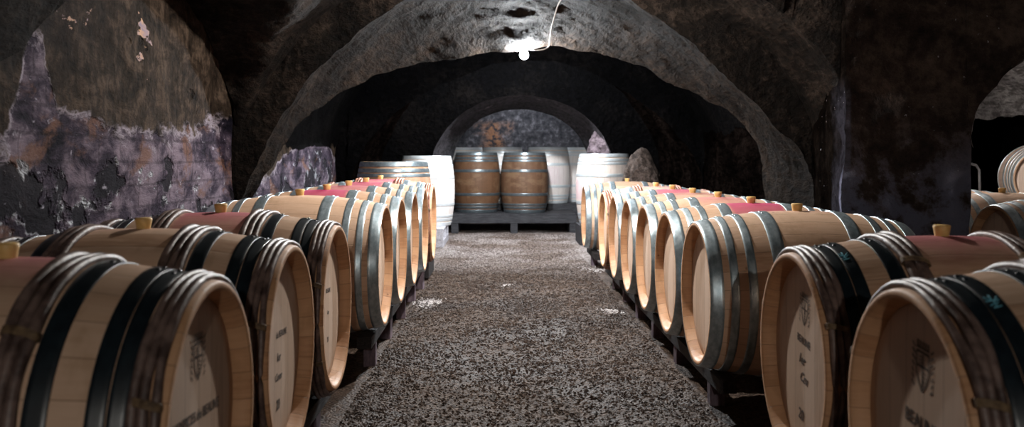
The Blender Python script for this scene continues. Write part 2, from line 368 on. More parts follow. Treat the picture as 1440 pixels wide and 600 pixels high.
def make_rods(parent, pl, s0, s1, n_rods, mat, seed):
    rnd = random.Random(seed); root = None; mb = MB()
    r = (s1-s0)/n_rods*.52
    for k in range(n_rods):
        s = s0+(s1-s0)*(k+.5)/n_rods; ph = rnd.random()*6; N = 84; pts = []
        for i in range(N):
            a = 2*PI*i/N; ss = s+.0025*math.sin(3*a+ph)+.0015*math.sin(7*a+ph*2)
            rr = prof(min(max(ss, 0), BL))+r*.7+.0015*math.sin(5*a+ph)
            pts.append(pl(ss, a, rr))
        mb.tube(pts, lambda i, ph=ph: r*(1+.12*math.sin(i*.9+ph)+.10*math.sin(i*.31+ph)), 9, True)
    root = mb.build('wooden_hoop', M[mat], parent)
    for c in range(4):                                # willow lashings round the bundle
        tb = MB()
        a0 = .35+c*2*PI/4+rnd.random()*.8
        for q in range(4):
            a = a0+q*.012; pts = []
            for i in range(14):
                t = 2*PI*i/14; ss = (s0+s1)/2+(s1-s0)*.56*math.cos(t); rr = prof(min(max((s0+s1)/2, 0), BL))+r*.85+(r+.003)*math.sin(t)
                pts.append(pl(ss, a+.02*math.cos(t), max(rr, prof((s0+s1)/2)+.001)))
            tb.tube(pts, .0026, 5, True)
        tb.build('willow_tie', M['tie'], root)
    return root
def make_bung(parent, pl):
    mb = MB(); n = 20; rings = [(.017, -.012), (.022, .016), (.024, .028), (.0215, .031), (.001, .031)]; vs = []; fs = []
    upr = abs(pl(0, 0, 1)[2]) < 1e-6
    for r, h in rings:
        for i in range(n):
            t = 2*PI*i/n
            if upr: vs.append((RB+h, r*math.cos(t), BL/2+r*math.sin(t)))
            else: vs.append((r*math.cos(t), r*math.sin(t), 2*RB+h))
    for q in range(4): fs += [(q*n+i, q*n+(i+1) % n, (q+1)*n+(i+1) % n, (q+1)*n+i) for i in range(n)]
    fs.append(tuple(4*n+i for i in range(n)))
    mb.add(vs, fs); return mb.build('bung', M['bung'], parent)
SIL = [(0., .052), (.078, .110), (.146, .180), (.246, .300)]
BLK = [(.066, .098), (.100, .134), (.196, .238)]
def make_barrel(kind, upright=False):
    pl = placer(upright); root = empty('wine_barrel', (0, 0, 0))
    make_body(root, pl); make_head(root, pl); make_head(root, pl, True)
    if kind == 'silver':
        for i, (a, b) in enumerate(SIL):
            make_hoop(root, pl, a, b, 'silver', .03*i); make_hoop(root, pl, BL-b, BL-a, 'silver', -.03*i)
    if kind == 'cask':                                   # standing casks: narrow bilge hoops
        for i, (a, b) in enumerate([(0., .045), (.060, .095), (.105, .135), (.245, .285)]):
            make_hoop(root, pl, a, b, 'silver', 2.+.2*i); make_hoop(root, pl, BL-b, BL-a, 'silver', 2.-.2*i)
    if kind in ('black', 'wood'):
        hm, rm = ('black', 'rods') if kind == 'black' else ('silver', 'redrods')
        for i, (a, b) in enumerate(BLK):
            make_hoop(root, pl, a, b, hm, .03*i); make_hoop(root, pl, BL-b, BL-a, hm, -.03*i)
        for j, (a, b, k) in enumerate([(.010, .062, 3), (.242, .305, 3)]):
            make_rods(root, pl, a, b, k, rm, 5+j); make_rods(root, pl, BL-b, BL-a, k, rm, 9+j)
    if not upright: make_bung(root, pl)
    return root
PROTO = {}
def barrel(kind, loc, label, group, rz=0., stain=0., tone=1., glare=0., upright=False, cat='barrel', roll=0., nobung=False):
    key = (kind, upright)
    if key not in PROTO: PROTO[key] = o = make_barrel(kind, upright)
    else: o = copy_tree(PROTO[key])
    o.location = loc; o.rotation_euler = (roll, 0, rz)
    tag(o, label, cat, group)
    for ch in o.children: ch.color = (stain, tone, glare, 1.)
    return o

# ------------------------------------------------------------------ writing on heads
def glyphs(text, size, shear=0.):
    cu = bpy.data.curves.new('lettering', 'FONT'); cu.body = text; cu.size = size; cu.align_x = 'CENTER'; cu.align_y = 'CENTER'
    cu.extrude = .0002; cu.shear = shear; cu.resolution_u = 3; cu.offset = size*.018
    o = bpy.data.objects.new('lettering', cu); COL.objects.link(o)
    dg = bpy.context.evaluated_depsgraph_get(); me = o.evaluated_get(dg).to_mesh()
    vs = [v.co.copy() for v in me.vertices]; fs = [tuple(p.vertices) for p in me.polygons]
    bpy.data.objects.remove(o); bpy.data.curves.remove(cu)
    return vs, fs
def crest(mb, cx, cz, s):
    # a heraldic shield with wreath strokes, drawn in thin ink bars (x across, y up)
    def bar(p, q, w):
        p = Vector(p); q = Vector(q); d = (q-p); n = Vector((-d.y, d.x)).normalized()*w/2
        vs = [(p.x+n.x, p.y+n.y, 0), (q.x+n.x, q.y+n.y, 0), (q.x-n.x, q.y-n.y, 0), (p.x-n.x, p.y-n.y, 0)]
        mb.add([(cx+v[0]*s, cz+v[1]*s, 0.) for v in vs], [(0, 1, 2, 3)])
    sh = [(-.32, .45), (.32, .45), (.32, -.05), (.18, -.32), (0, -.5), (-.18, -.32), (-.32, -.05), (-.32, .45)]
    for a, b in zip(sh, sh[1:]): bar(a, b, .06)
    bar((0, .4), (0, -.42), .07); bar((-.3, .1), (.3, .1), .06)
    for k in range(7):
        y = -.45+k*.16
        bar((-.42-.05*math.sin(k), y), (-.56, y+.10), .05); bar((.42+.05*math.sin(k), y), (.56, y+.10), .05)
    for k in range(5): bar((-.28+k*.14, .55), (-.28+k*.14, .72), .06)
    bar((-.34, .55), (.34, .55), .05)
    for k in range(3): bar((-.2, .33-k*.08), (-.05, .33-k*.08), .03); bar((.05, -.02-k*.1), (.2, -.06-k*.1), .03)
def stamp(root, lines, crest_at=None, tilt=0.):
    """lines: (text, size, x, z, shear) on the aisle head; x to the reader's right, z up from the head's centre"""
    ct, st = math.cos(tilt), math.sin(tilt)
    head = [c for c in root.children if c.name.startswith('head')][0]
    def put(name, mb):                                # reader faces +x (local): reader's right is local -y
        vs = [(-BL/2+.0385-.0004-v.z, -(v.x*ct-v.y*st), RB+v.x*st+v.y*ct) for v in mb.v]
        link(name, vs, mb.f, M['ink'], head, None, False)
    for text, size, x, z, sh in lines:
        mb = MB(); vs, fs = glyphs(text, size, sh); mb.add([(v.x+x, v.y+z, v.z) for v in vs], fs); put('printed_line', mb)
    if crest_at: mb = MB(); crest(mb, crest_at[0], crest_at[1], crest_at[2]); put('printed_crest', mb)
def chalk_mark(root, s, a0):
    """blue chalk strokes on the wide black hoop"""
    hoops = [c for c in root.children if c.name.startswith('hoop')]
    pl = placer(False); mb = MB()
    st = [((-.02, 0), (.02, .0)), ((0, -.03), (0, .035)), ((-.018, -.022), (.004, .004)), ((-.016, .022), (.012, .012)), ((.004, .004), (.020, -.018)), ((-.012, .034), (.014, .030))]
    for p, q in st:
        pts = []
        for i in range(6):
            t = i/5; ss = s+(p[0]+(q[0]-p[0])*t)*.62; h = (p[1]+(q[1]-p[1])*t)*.62
            pts.append(pl(ss, a0+h/prof(ss), prof(ss)+.0038))
        mb.tube(pts, .0013, 5)
    mb.build('chalk_mark', M['chalk'], hoops[0])

YL = [1.93, 2.68, 3.42, 4.65, 5.36, 6.07, 6.775, 7.51]
XL = [.595, .600, .600, .575, .572, .562, .552, .542]
ZL = [.555, .55, .545, .53, .525, .52, .515, .51]
GL, GR = 'wine barrels in the row left of the gravel aisle', 'wine barrels in the row right of the gravel aisle'
LL = [
 ('black', .60, .95, 'black-hooped oak barrel nearest the camera on the left, faded lettering on its head'),
 ('black', .12, .98, 'second black-hooped barrel of the left row, pale head with four printed lines'),
 ('black', .75, 1.0, 'black-hooped barrel beside the first silver-hooped barrel of the left row, pink round the bung'),
 ('silver', .0, 1.0, 'clean pale oak barrel with silver hoops, first silver-hooped one of the left row'),
 ('silver', 1.0, .95, 'silver-hooped barrel with deep red belly, just behind the clean pale one on the left'),
 ('silver', .75, .95, 'third silver-hooped barrel of the left row, dull pink belly'),
 ('silver', .9, .92, 'fourth silver-hooped barrel of the left row, next to the wood-hooped end barrel'),
 ('wood', .8, .95, 'barrel with reddish wooden hoops at the far end of the left row'),
]
Lb = []
for y, x, dz, (k, st, tn, lab) in zip(YL, XL, ZL, LL):
    Lb.append(barrel(k, (-x-BL/2, y, CH-dz-RB), lab, GL, PI, st, tn))
YR = [1.90, 2.64, 3.93, 4.65, 5.36, 6.07, 6.78, 7.50, 9.20]
XR = .825
LR = [
 ('black', .3, .95, 'black-hooped barrel nearest the camera on the right, BEAUNE printed on its head'),
 ('black', .65, .95, 'second black-hooped barrel of the right row, in front of the silver-hooped ones'),
 ('silver', .16, 1.0, 'large silver-hooped pale oak barrel, first silver-hooped one of the right row'),
 ('silver', 1.0, 1.0, 'silver-hooped barrel with a strong crimson band round its bung in the right row'),
 ('silver', .6, 1.0, 'silver-hooped barrel with a faint pink belly, directly behind the crimson-banded one'),
 ('silver', .45, 1.0, 'fourth silver-hooped barrel of the right row, two behind the crimson-banded one'),
 ('silver', .9, 1.0, 'silver-hooped barrel just in front of the red wood-hooped barrel on the right'),
 ('wood', .5, 1.0, 'barrel with reddish wooden hoops near the far end of the right row'),
 ('silver', .1, 1.0, 'silver-hooped barrel lying apart at the far end of the right row'),
]
Rb = []
for y, (k, st, tn, lab) in zip(YR, LR):
    Rb.append(barrel(k, (XR+BL/2, y, CH-.568-RB), lab, GR, 0., st, tn))
stamp(Rb[0], [('BEAUNE', .040, 0, .025, 0)], (0, .135, .085), -.06)
stamp(Rb[1], [('BEAUNE', .030, 0, .050, 0), ('1er', .040, -.01, -.005, .3), ('Cru', .040, .01, -.055, .5), ('20', .045, 0, -.165, .1)], (0, .135, .075), -.10)
stamp(Lb[0], [('HOSPICES de BEAUNE', .030, 0, .020, 0), ('BEAUNE', .034, .0, -.045, .3)], (0, .135, .08), -.05)
stamp(Lb[1], [('de BEAUNE', .026, .01, .045, 0), ('1er', .034, -.02, -.02, .1), ('Cuvee', .030, -.02, -.075, .4), ('20', .042, -.02, -.155, 0)], None, -.05)
stamp(Lb[2], [('BEAUNE', .022, .0, .06, 0), ('1er', .022, 0, -.02, 0), ('20', .026, 0, -.12, 0)], None, -.05)
chalk_mark(Rb[0], .115, -.62 if False else .42); chalk_mark(Rb[1], .112, .36)

# racks under the rows
def rack(side, x_face, y0, y1, ys, z_of, label):
    """two dark rails on short timber blocks"""
    root = empty('barrel_rack', ((x_face+side*.435), (y0+y1)/2, 0)); tag(root, label, 'rack', 'timber racks under the barrel rows')
    ox, oy = root.location.x, root.location.y
    for d, rr in ((.105, prof(.14)+.006), (BL-.165, prof(.20)+.006)):
        xc = x_face+side*d; mb = MB(); h = .055; w = .07
        vs = []
        for y in (y0, y1):
            zt = z_of(y)-rr-.001
            vs += [(xc-w/2-ox, y-oy, zt-h), (xc+w/2-ox, y-oy, zt-h), (xc+w/2-ox, y-oy, zt), (xc-w/2-ox, y-oy, zt)]
        mb.add(vs, [(0, 1, 2, 3), (7, 6, 5, 4), (0, 4, 5, 1), (1, 5, 6, 2), (2, 6, 7, 3), (3, 7, 4, 0)])
        mb.build('rail', M['timber'], root, False)
        for y in ys:
            zt = z_of(y)-rr-h-.001; b = MB(); b.box((xc-ox+random.uniform(-.01, .01), y-oy, zt/2-.01), (.062, .075, zt+.02), random.uniform(-.1, .1), .004)
            b.build('support_block', M['block'], root, False)
zL = lambda y: CH-(.5645-.00704*y) if y > 4 else CH-(.570-.0067*y)
zR = lambda y: CH-.568
rack(-1, -.60, 1.5, 3.85, [1.95, 2.7, 3.42], zL, 'dark timber rack under the near black-hooped barrels on the left')
rack(-1, -.56, 4.50, 7.9, [4.72, 5.43, 6.14, 6.85, 7.5], zL, 'dark timber rack under the silver-hooped barrels on the left')
rack(1, XR, 1.5, 3.05, [1.95, 2.66], zR, 'dark timber rack under the near black-hooped barrels on the right')
rack(1, XR, 3.78, 7.9, [3.99, 4.80, 5.45, 6.12, 6.82, 7.5], zR, 'dark timber rack under the silver-hooped barrels on the right')
rack(1, XR, 8.8, 9.6, [9.2], zR, 'short dark rack under the lone barrel at the far right')

# ------------------------------------------------------------------ upright casks at the back
GU = 'casks standing upright at the back of the cellar'
barrel('cask', (-.965, 8.36, .15), 'broad brown cask standing behind the end of the left row', GU, 0., 0, .55, 0., True)
barrel('cask', (-.93, 11.68, .215), 'whitish cask standing on the pale plank platform', GU, 0., 0, 1., .9, True)  # white casks from here on have overexposure painted into oak and hoops
barrel('cask', (-.355, 13.6, .271), 'left of the two brown casks standing at the front of the dark pallet', GU, 1., 0, .20, .0, True)
barrel('cask', (.35, 13.55, .271), 'right of the two brown casks standing at the front of the dark pallet', GU, 2., 0, .22, .05, True)
barrel('cask', (-.60, 14.90, .36), 'leftmost white cask behind the brown ones, half hidden by the left brown cask', GU, 0., 0, 1., .95, True)
barrel('cask', (.03, 14.55, .36), 'white cask seen between the two brown casks', GU, 0., 0, 1., .95, True)
barrel('cask', (.745, 14.55, .36), 'white cask with a pink flush behind the right brown cask', GU, PI*1.5, .9, 1., .8, True)
barrel('cask', (1.38, 14.95, .36), 'rightmost white cask of the back rank, beside the arch jamb', GU, 0., 0, 1., .95, True)
barrel('cask', (1.29, 11.55, .24), 'pale pink-flushed cask standing behind the lone barrel at the far right', GU, PI*1.1, .8, .95, .6, True)

def pallet(name, x0, x1, y0, y1, z, mat, label, n=7, feet=True):
    root = empty(name, ((x0+x1)/2, (y0+y1)/2, 0)); tag(root, label, 'pallet', None)
    ox, oy = root.location.x, root.location.y
    def part(nm, boxes):
        b = MB()
        for c, d in boxes: b.box((c[0]-ox, c[1]-oy, c[2]), d, 0, .003)
        return b.build(nm, M[mat], root, False)
    w = (y1-y0)/n
    for i in range(n): part('deck_board', [(((x0+x1)/2, y0+(i+.5)*w, z-.0125), (x1-x0, w*.94, .025))])
    hb = z-.025
    for y in (y0+.04, (y0+y1)/2, y1-.04): part('bearer', [(((x0+x1)/2, y, hb-.055), (x1-x0-.01, .08, .108))])
    for x in (x0+.05, (x0+x1)/2, x1-.05):
        part('foot', [((x, (y0+y1)/2, (hb-.11)/2-.004), (.10, y1-y0-.02, hb-.11+.006))])
pallet('pallet', -.70, 1.08, 13.1, 14.12, .27, 'darkwood', 'dark low pallet carrying the two brown casks at the back', 6)
pallet('pallet', -1.0, 1.80, 14.18, 15.3, .358, 'darkwood', 'dark raised pallet carrying the rank of white casks', 6)
# lift so that each cask stands on its deck
for o in bpy.data.objects:
    if o.name.startswith('wine_barrel') and o.get('group') == GU and abs(o.location.y-13.6) < .1: o.location.z = .271
pl_ = pallet('platform', -1.45, -.68, 11.0, 12.1, .213, 'pale', 'pale plank platform under the white standing cask', 6)
b = MB(); rt = empty('plinth', (-.965, 8.36, 0)); tag(rt, 'dark square timber plinth under the broad standing cask', 'plinth')
b.box((0, 0, .075), (.68, .62, .146), 0, .006); b.build('plinth_block', M['timber'], rt, False)
for xx, yy, zz, lab in ((1.29, 11.55, .238, 'dark plinth under the pale cask behind the lone right barrel'), ):
    if lab:
        rt = empty('plinth', (xx, yy, 0)); tag(rt, lab, 'plinth'); b = MB(); b.box((0, 0, zz/2), (.66, .62, zz), 0, .006); b.build('plinth_block', M['darkwood'], rt, False)

# ------------------------------------------------------------------ neighbouring aisle on the right
GN = 'barrels in the neighbouring aisle behind the pier'
NL = ['blue-grey hooped barrel with its dark head in the neighbouring aisle, nearest there',
      'pale barrel with a bung right behind the dark-headed one in the neighbouring aisle',
      'third barrel in from the opening of the neighbouring aisle, top just showing',
      'fourth barrel in from the opening of the neighbouring aisle, dim',
      'last dim barrel of the row in the neighbouring aisle']
for i, lab in enumerate(NL):
    barrel('silver', (2.86+BL/2, 5.36+.715*i, CH-.568-RB), lab, GN, 0., 0., .95-.06*i)
rack(1, 2.86, 5.0, 8.6, [5.4, 6.1, 6.8, 7.5, 8.2], zR, 'dark timber rack under the barrels of the neighbouring aisle')
bb = barrel('silver', (5.47, 9.4, .50), 'barrel lying on a tall stand, its bright end turned to the opening on the right', GN, PI/2-.35, 0, 1., .3)
rt = empty('barrel_stand', (5.47, 9.4, 0)); tag(rt, 'dark tall stand under the bright-ended barrel at the right edge', 'stand'); rt.rotation_euler[2] = PI/2-.35
for sx in (-.22, .22):
    b = MB(); b.box((sx, 0, .46), (.08, .62, .075), 0, .004)
    for sy in (-.24, .24): b.box((sx, sy, .52), (.07, .09, .05), 0, .004)
    b.build('cross_beam', M['timber'], rt, False)
    for sy in (-.27, .27):
        b = MB(); b.box((sx, sy, .21), (.07, .07, .424), 0, .004); b.build('leg', M['timber'], rt, False)
rt = empty('hand_truck', (4.36, 8.75, 0)); tag(rt, 'steel tube hand truck handle showing above dark barrels beside the pier', 'hand truck')
b = MB(); b.tube([(-.19, .0, .12), (-.19, .02, .6), (-.19, .04, .94), (-.16, .04, .985), (-.10, .04, 1.0), (.10, .04, 1.0), (.16, .04, .985), (.19, .04, .94), (.19, .02, .6), (.19, 0, .12)], .0125, 8)
for z in (.3, .6): b.tube([(-.19, .01, z), (.19, .01, z)], .010, 8)
b.build('frame', M['steel'], rt)
b = MB(); b.box((0, -.13, .035), (.44, .28, .012), 0, .002); b.box((0, .005, .085), (.44, .012, .10), 0, .002); b.build('toe_plate', M['steel'], rt, False)
for sx in (-.235, .235):
    b = MB(); b.tube([(sx+(.0), .08, .1), (sx, .08, .1)][:1]+[(sx+.02*(1 if sx > 0 else -1), .08, .1)], .1, 20); b.build('wheel', M['rubber'], rt)
b = MB(); b.tube([(-.24, .08, .1), (.24, .08, .1)], .01, 8); b.build('axle', M['steel'], rt)

# ------------------------------------------------------------------ rock shell
def NV(p): return Vector((noise.noise(p+Vector((9.3, 2.1, 4.7))), noise.noise(p), noise.noise(p-Vector((9.1, 5.3, 3.9)))))
def D(p, k=1.):
    p = Vector(p)
    d = NV(p*1.1)*.045+NV(p*3.3+Vector((5, 1, 2)))*.030+NV(p*9+Vector((1, 7, 3)))*.014+NV(p*24)*.010
    return p+d*k
def grid(name, rows, mat, k=1., parent=None):
    m = len(rows[0]); vs = [D(p, k) for r in rows for p in r]; fs = []
    for i in range(len(rows)-1):
        for j in range(m-1): fs.append((i*m+j, i*m+j+1, (i+1)*m+j+1, (i+1)*m+j))
    return struct(link(name, vs, fs, mat, parent))
def quad(name, a, b, c, d, step, mat, k=1.):
    a, b, c, d = map(Vector, (a, b, c, d))
    nu = max(2, int((b-a).length/step)); nv = max(2, int((d-a).length/step))
    return grid(name, [[(a.lerp(b, i/nu)).lerp(d.lerp(c, i/nu), j/nv) for j in range(nv+1)] for i in range(nu+1)], mat, k)
def merge(objs, name):
    vs = []; fs = []; mat = objs[0].data.materials[0]
    for o in objs:
        b = len(vs); vs += [v.co.copy() for v in o.data.vertices]; fs += [tuple(b+i for i in p.vertices) for p in o.data.polygons]
        me = o.data; bpy.data.objects.remove(o); bpy.data.meshes.remove(me)
    return struct(link(name, vs, fs, mat))
def resample(pts, n):
    pts = [Vector(p) for p in pts]; L = [0.]
    for a, b in zip(pts, pts[1:]): L.append(L[-1]+(b-a).length)
    out = []; j = 0
    for i in range(n+1):
        t = L[-1]*i/n
        while j < len(L)-2 and L[j+1] < t: j += 1
        f = (t-L[j])/max(1e-9, L[j+1]-L[j]); out.append(pts[j].lerp(pts[j+1], f))
    return out
def smooth(pts, it=2):
    for _ in range(it): pts = [pts[0]]+[(pts[i-1]+pts[i]*2+pts[i+1])/4 for i in range(1, len(pts)-1)]+[pts[-1]]
    return pts
S = .04
# great arch: near edge N, far edge Fe, both as (photo-measured) rock edges at their real depths
N5 = [P(*q, 5.8) for q in [(355, 240), (380, 190), (400, 160), (430, 115), (470, 75), (520, 35), (560, 0), (640, -40), (740, -55), (830, -35), (900, 10), (970, 60), (1010, 95), (1085, 165), (1125, 215), (1142, 262)]]
Nf = [Vector((-1.72, 5.8, .3)), Vector((-1.66, 5.8, .75))]+N5
FE = [P(x, y, d) for x, y, d in [(374, 244, 6.0), (417, 182, 6.3), (447, 152, 6.55), (473, 132, 6.75), (515, 110, 7.0), (560, 93, 7.2), (610, 83, 7.4), (664, 76, 7.5), (740, 71, 7.5), (785, 70, 7.5), (850, 77, 7.4), (915, 95, 7.2), (980, 122, 7.0), (1020, 150, 6.85), (1050, 175, 6.7), (1072, 208, 6.6), (1076, 240, 6.6)]]
Ff = [Vector((-1.72, 6.0, .3)), Vector((-1.66, 6.0, .75))]+FE
nn = 150
Na, Fa = smooth(resample(Nf, nn), 4), smooth(resample(Ff, nn), 4)
rows = [[Na[i].lerp(Fa[i], j/44) for j in range(45)] for i in range(nn+1)]
for i, r in enumerate(rows):                                   # belly of the soffit: slightly hollow
    for j in range(45):
        r[j] = r[j]+Vector((0, 0, .11*math.sin(PI*j/44)*math.sin(PI*i/nn)))
o1 = grid('s', rows, M['soffit'], .9)
Nj, Fj = Na[-1], Fa[-1]
o2 = quad('s', (Nj.x, Nj.y, Nj.z), (Fj.x, Fj.y, Fj.z), (Fj.x, Fj.y, -.05), (Nj.x, Nj.y, -.05), S, M['soffit'], .9)
merge([o1, o2], 'wall_great_arch')
def crown(curve, Y, ztop, mat, name, xl=None, xr=None, k=1.):
    """wall filling everything above (and outside) an arch edge"""
    nz = 26; rows = []
    cs = list(curve)
    if xl is not None: rows += [[Vector((xl+(cs[0].x-xl)*i/6, cs[0].y, ztop*j/nz if False else (0+(ztop)*j/nz))) for j in range(nz+1)] for i in range(7)]
    g = []
    for p in cs: g.append([Vector((p.x, p.y, p.z+(ztop-p.z)*(j/nz))) for j in range(nz+1)])
    outs = [grid('s', g, mat, k)]
    if xl is not None: outs.append(quad('s', (xl, cs[0].y, -.05), (cs[0].x, cs[0].y, -.05), (cs[0].x, cs[0].y, ztop), (xl, cs[0].y, ztop), S*1.5, mat, k))
    if xr is not None: outs.append(quad('s', (cs[-1].x, cs[-1].y, -.05), (xr, cs[-1].y, -.05), (xr, cs[-1].y, ztop), (cs[-1].x, cs[-1].y, ztop), S*1.5, mat, k))
    return merge(outs, name)
crown(Na, 5.8, 2.9, M['ceil'], 'wall_arch_front', None, 2.5, .9)
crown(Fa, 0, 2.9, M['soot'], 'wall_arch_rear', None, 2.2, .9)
# bay 1 ceiling: cross vault
def zt(x): u = (x-.17)/1.85; return .85+1.5*math.sqrt(max(0., 1-u*u))
def zlL(y):
    h = 1.54; yy = y
    while yy < 4.35-h: yy += 2*h
    u = (yy-4.35)/h; return .85+1.15*math.sqrt(max(0., 1-u*u))
def zlR(y):
    if y < 4.97: return 2.3
    return 1.0
    u = (y-4.6)/.40; return .9+1.4*math.sqrt(max(0., 1-u*u))
def zc(x, y): return max(zt(x), zlL(y) if x < .17 else zlR(y))
xs = []
n1 = 70
for i in range(n1+1): xs.append(.17-1.84*math.cos(PI*i/n1))
xs += [2.01+(6.3-2.01)*i/40 for i in range(1, 41)]
ys = [-6.+9.*i/80 for i in range(80)]+[3.+3.*i/90 for i in range(91)]
rows = [[Vector((x, y, zc(x, min(y, 4.89) if x > 2.0 else y))) for y in ys] for x in xs]
grid('ceiling', rows, M['ceil'], 1.3)
# bay 2 ceiling
xs = [.2-1.88*math.cos(PI*i/60) for i in range(61)]
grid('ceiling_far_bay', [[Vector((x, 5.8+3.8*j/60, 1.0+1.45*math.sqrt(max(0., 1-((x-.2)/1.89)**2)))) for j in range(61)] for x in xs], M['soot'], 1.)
# left wall, one long face
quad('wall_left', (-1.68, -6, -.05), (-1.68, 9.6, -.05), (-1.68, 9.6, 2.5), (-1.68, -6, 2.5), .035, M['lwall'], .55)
# pier and transverse wall on the right with the arched way to the neighbouring aisle
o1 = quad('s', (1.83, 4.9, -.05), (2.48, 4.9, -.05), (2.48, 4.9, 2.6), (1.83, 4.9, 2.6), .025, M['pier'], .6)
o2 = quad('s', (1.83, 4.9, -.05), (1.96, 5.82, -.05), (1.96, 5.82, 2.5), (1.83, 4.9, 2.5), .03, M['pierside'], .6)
o3 = quad('s', (2.48, 4.9, -.05), (2.48, 12, -.05), (2.48, 12, 2.5), (2.48, 4.9, 2.5), .06, M['pier'], .6)
merge([o1, o3], 'wall_pier'); struct(o2); o2.name = 'wall_pier_side'
def zn(x): u = (x-4.2)/1.72; return 1.1+.82*math.sqrt(max(0., 1-u*u))
cur = [Vector((4.2-1.72*math.cos(PI*i/90), 4.9, zn(4.2-1.72*math.cos(PI*i/90)))) for i in range(91)]
crown(cur, 4.9, 2.9, M['pier'], 'wall_side_arch', None, 6.3, .6)
# vault of the neighbouring aisle
rows = [[Vector((p.x, 4.9+7.1*j/100, p.z+(.0 if j == 0 else min(.45, .09*j)))) for j in range(101)] for p in cur]
o1 = grid('s', rows, M['nextv'], 1.)
merge([o1], 'ceiling_next_aisle')
quad('wall_next_right', (6.5, 4.9, -.05), (6.5, 12, -.05), (6.5, 12, 2.), (6.5, 4.9, 2.), .12, M['soot'])
quad('wall_next_back', (2.48, 11.9, -.05), (6., 11.9, -.05), (6., 11.9, 2.8), (2.48, 11.9, 2.8), .12, M['soot'])
quad('wall_right', (6.2, -6, -.05), (6.2, 5, -.05), (6.2, 5, 2.8), (6.2, -6, 2.8), .12, M['ceil'])
quad('wall_behind', (-1.8, -5.9, -.05), (6.3, -5.9, -.05), (6.3, -5.9, 2.8), (-1.8, -5.9, 2.8), .12, M['ceil'])
# right wall of bay 2
quad('wall_far_right', (2.05, 6.5, -.05), (2.05, 9.6, -.05), (2.05, 9.6, 2.0), (2.05, 6.5, 2.0), .05, M['umber'], .8)
# ring C and tunnel behind it
CC = [(-1.575, 0), (-1.56, .6)]+[((x-VX)*9.45/F, CH-(y-VY)*9.45/F) for x, y in [(495, 240), (528, 192), (560, 160), (620, 118), (680, 92), (740, 82), (800, 90), (860, 115), (920, 155), (960, 200), (984, 250)]]+[(2.04, .5), (2.05, 0)]
Cc = smooth(resample([Vector((x, 9.45, z)) for x, z in CC], 110), 3)
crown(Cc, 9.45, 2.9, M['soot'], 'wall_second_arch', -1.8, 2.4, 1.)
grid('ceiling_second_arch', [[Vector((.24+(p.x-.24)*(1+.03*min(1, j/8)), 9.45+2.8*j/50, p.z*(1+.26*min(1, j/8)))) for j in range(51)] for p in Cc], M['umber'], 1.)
# back arch D and its passage
def arch_pts(Y, xl, xr, zcr, zs, n=70):
    c, a = (xl+xr)/2, (xr-xl)/2
    pts = [Vector((xl, Y, zs*i/14)) for i in range(14)]
    pts += [Vector((c-a*math.cos(PI*i/n), Y, zs+(zcr-zs)*math.sin(PI*i/n)**.92)) for i in range(n+1)]
    return pts+[Vector((xr, Y, zs*(13-i)/14)) for i in range(14)]
Dn = arch_pts(12.2, -.94, 1.50, 1.885, .80)
crown(Dn, 12.2, 2.9, M['soot'], 'wall_back_arch', -1.8, 2.4, .45)
Dr = arch_pts(14.1, -.76, 1.38, 1.81, .80)
merge([grid('s', [[a.lerp(b_, j/60) for j in range(61)] for a, b_ in zip(Dn, Dr)], M['archd'], .45)], 'ceiling_passage')
crown(Dr, 14.1, 2.9, M['soot'], 'wall_passage_rear', -2.6, 3.2, .45)
quad('wall_back', (-2.6, 17.2, -.05), (3.2, 17.2, -.05), (3.2, 17.2, 2.9), (-2.6, 17.2, 2.9), .06, M['back'], .8)
quad('wall_hall_left', (-2.5, 14.1, -.05), (-2.5, 17.3, -.05), (-2.5, 17.3, 2.9), (-2.5, 14.1, 2.9), .1, M['back'], .8)
quad('wall_hall_right', (3.1, 14.1, -.05), (3.1, 17.3, -.05), (3.1, 17.3, 2.9), (3.1, 14.1, 2.9), .1, M['back'], .8)
quad('ceiling_hall', (-2.6, 14.1, 2.7), (3.2, 14.1, 2.7), (3.2, 17.3, 2.7), (-2.6, 17.3, 2.7), .1, M['back'], .8)

# rocks
def rock(name, c, size, mat, seed, sharp=.35):
    bm = bmesh.new(); bmesh.ops.create_icosphere(bm, subdivisions=5, radius=1.)
    for v in bm.verts:
        p = v.co.copy(); q = p*1.2+Vector((seed, seed*2, 0))
        f = 1+sharp*noise.fractal(q, 1., 2., 5)
        v.co = Vector((p.x*f*size[0], p.y*f*size[1], p.z*f*size[2]))
    zmin = 0
    vs = [v.co+Vector(c) for v in bm.verts]; fs = [[v.index for v in f.verts] for f in bm.faces]; bm.free()
    return link(name, vs, fs, mat)
o = rock('boulder', (0, 0, .52), (.25, .2, .62), M['rubble'], 3., .16); o.location = (1.57, 10.3, 0)
tag(o, 'brown broken stone stub standing by the wall behind the right row', 'stone')
o = rock('trim_1', (0, 0, 0), (.17, .30, .22), M['mauve'], 9.); o.location = (1.36, 12.6, 1.17); struct(o)

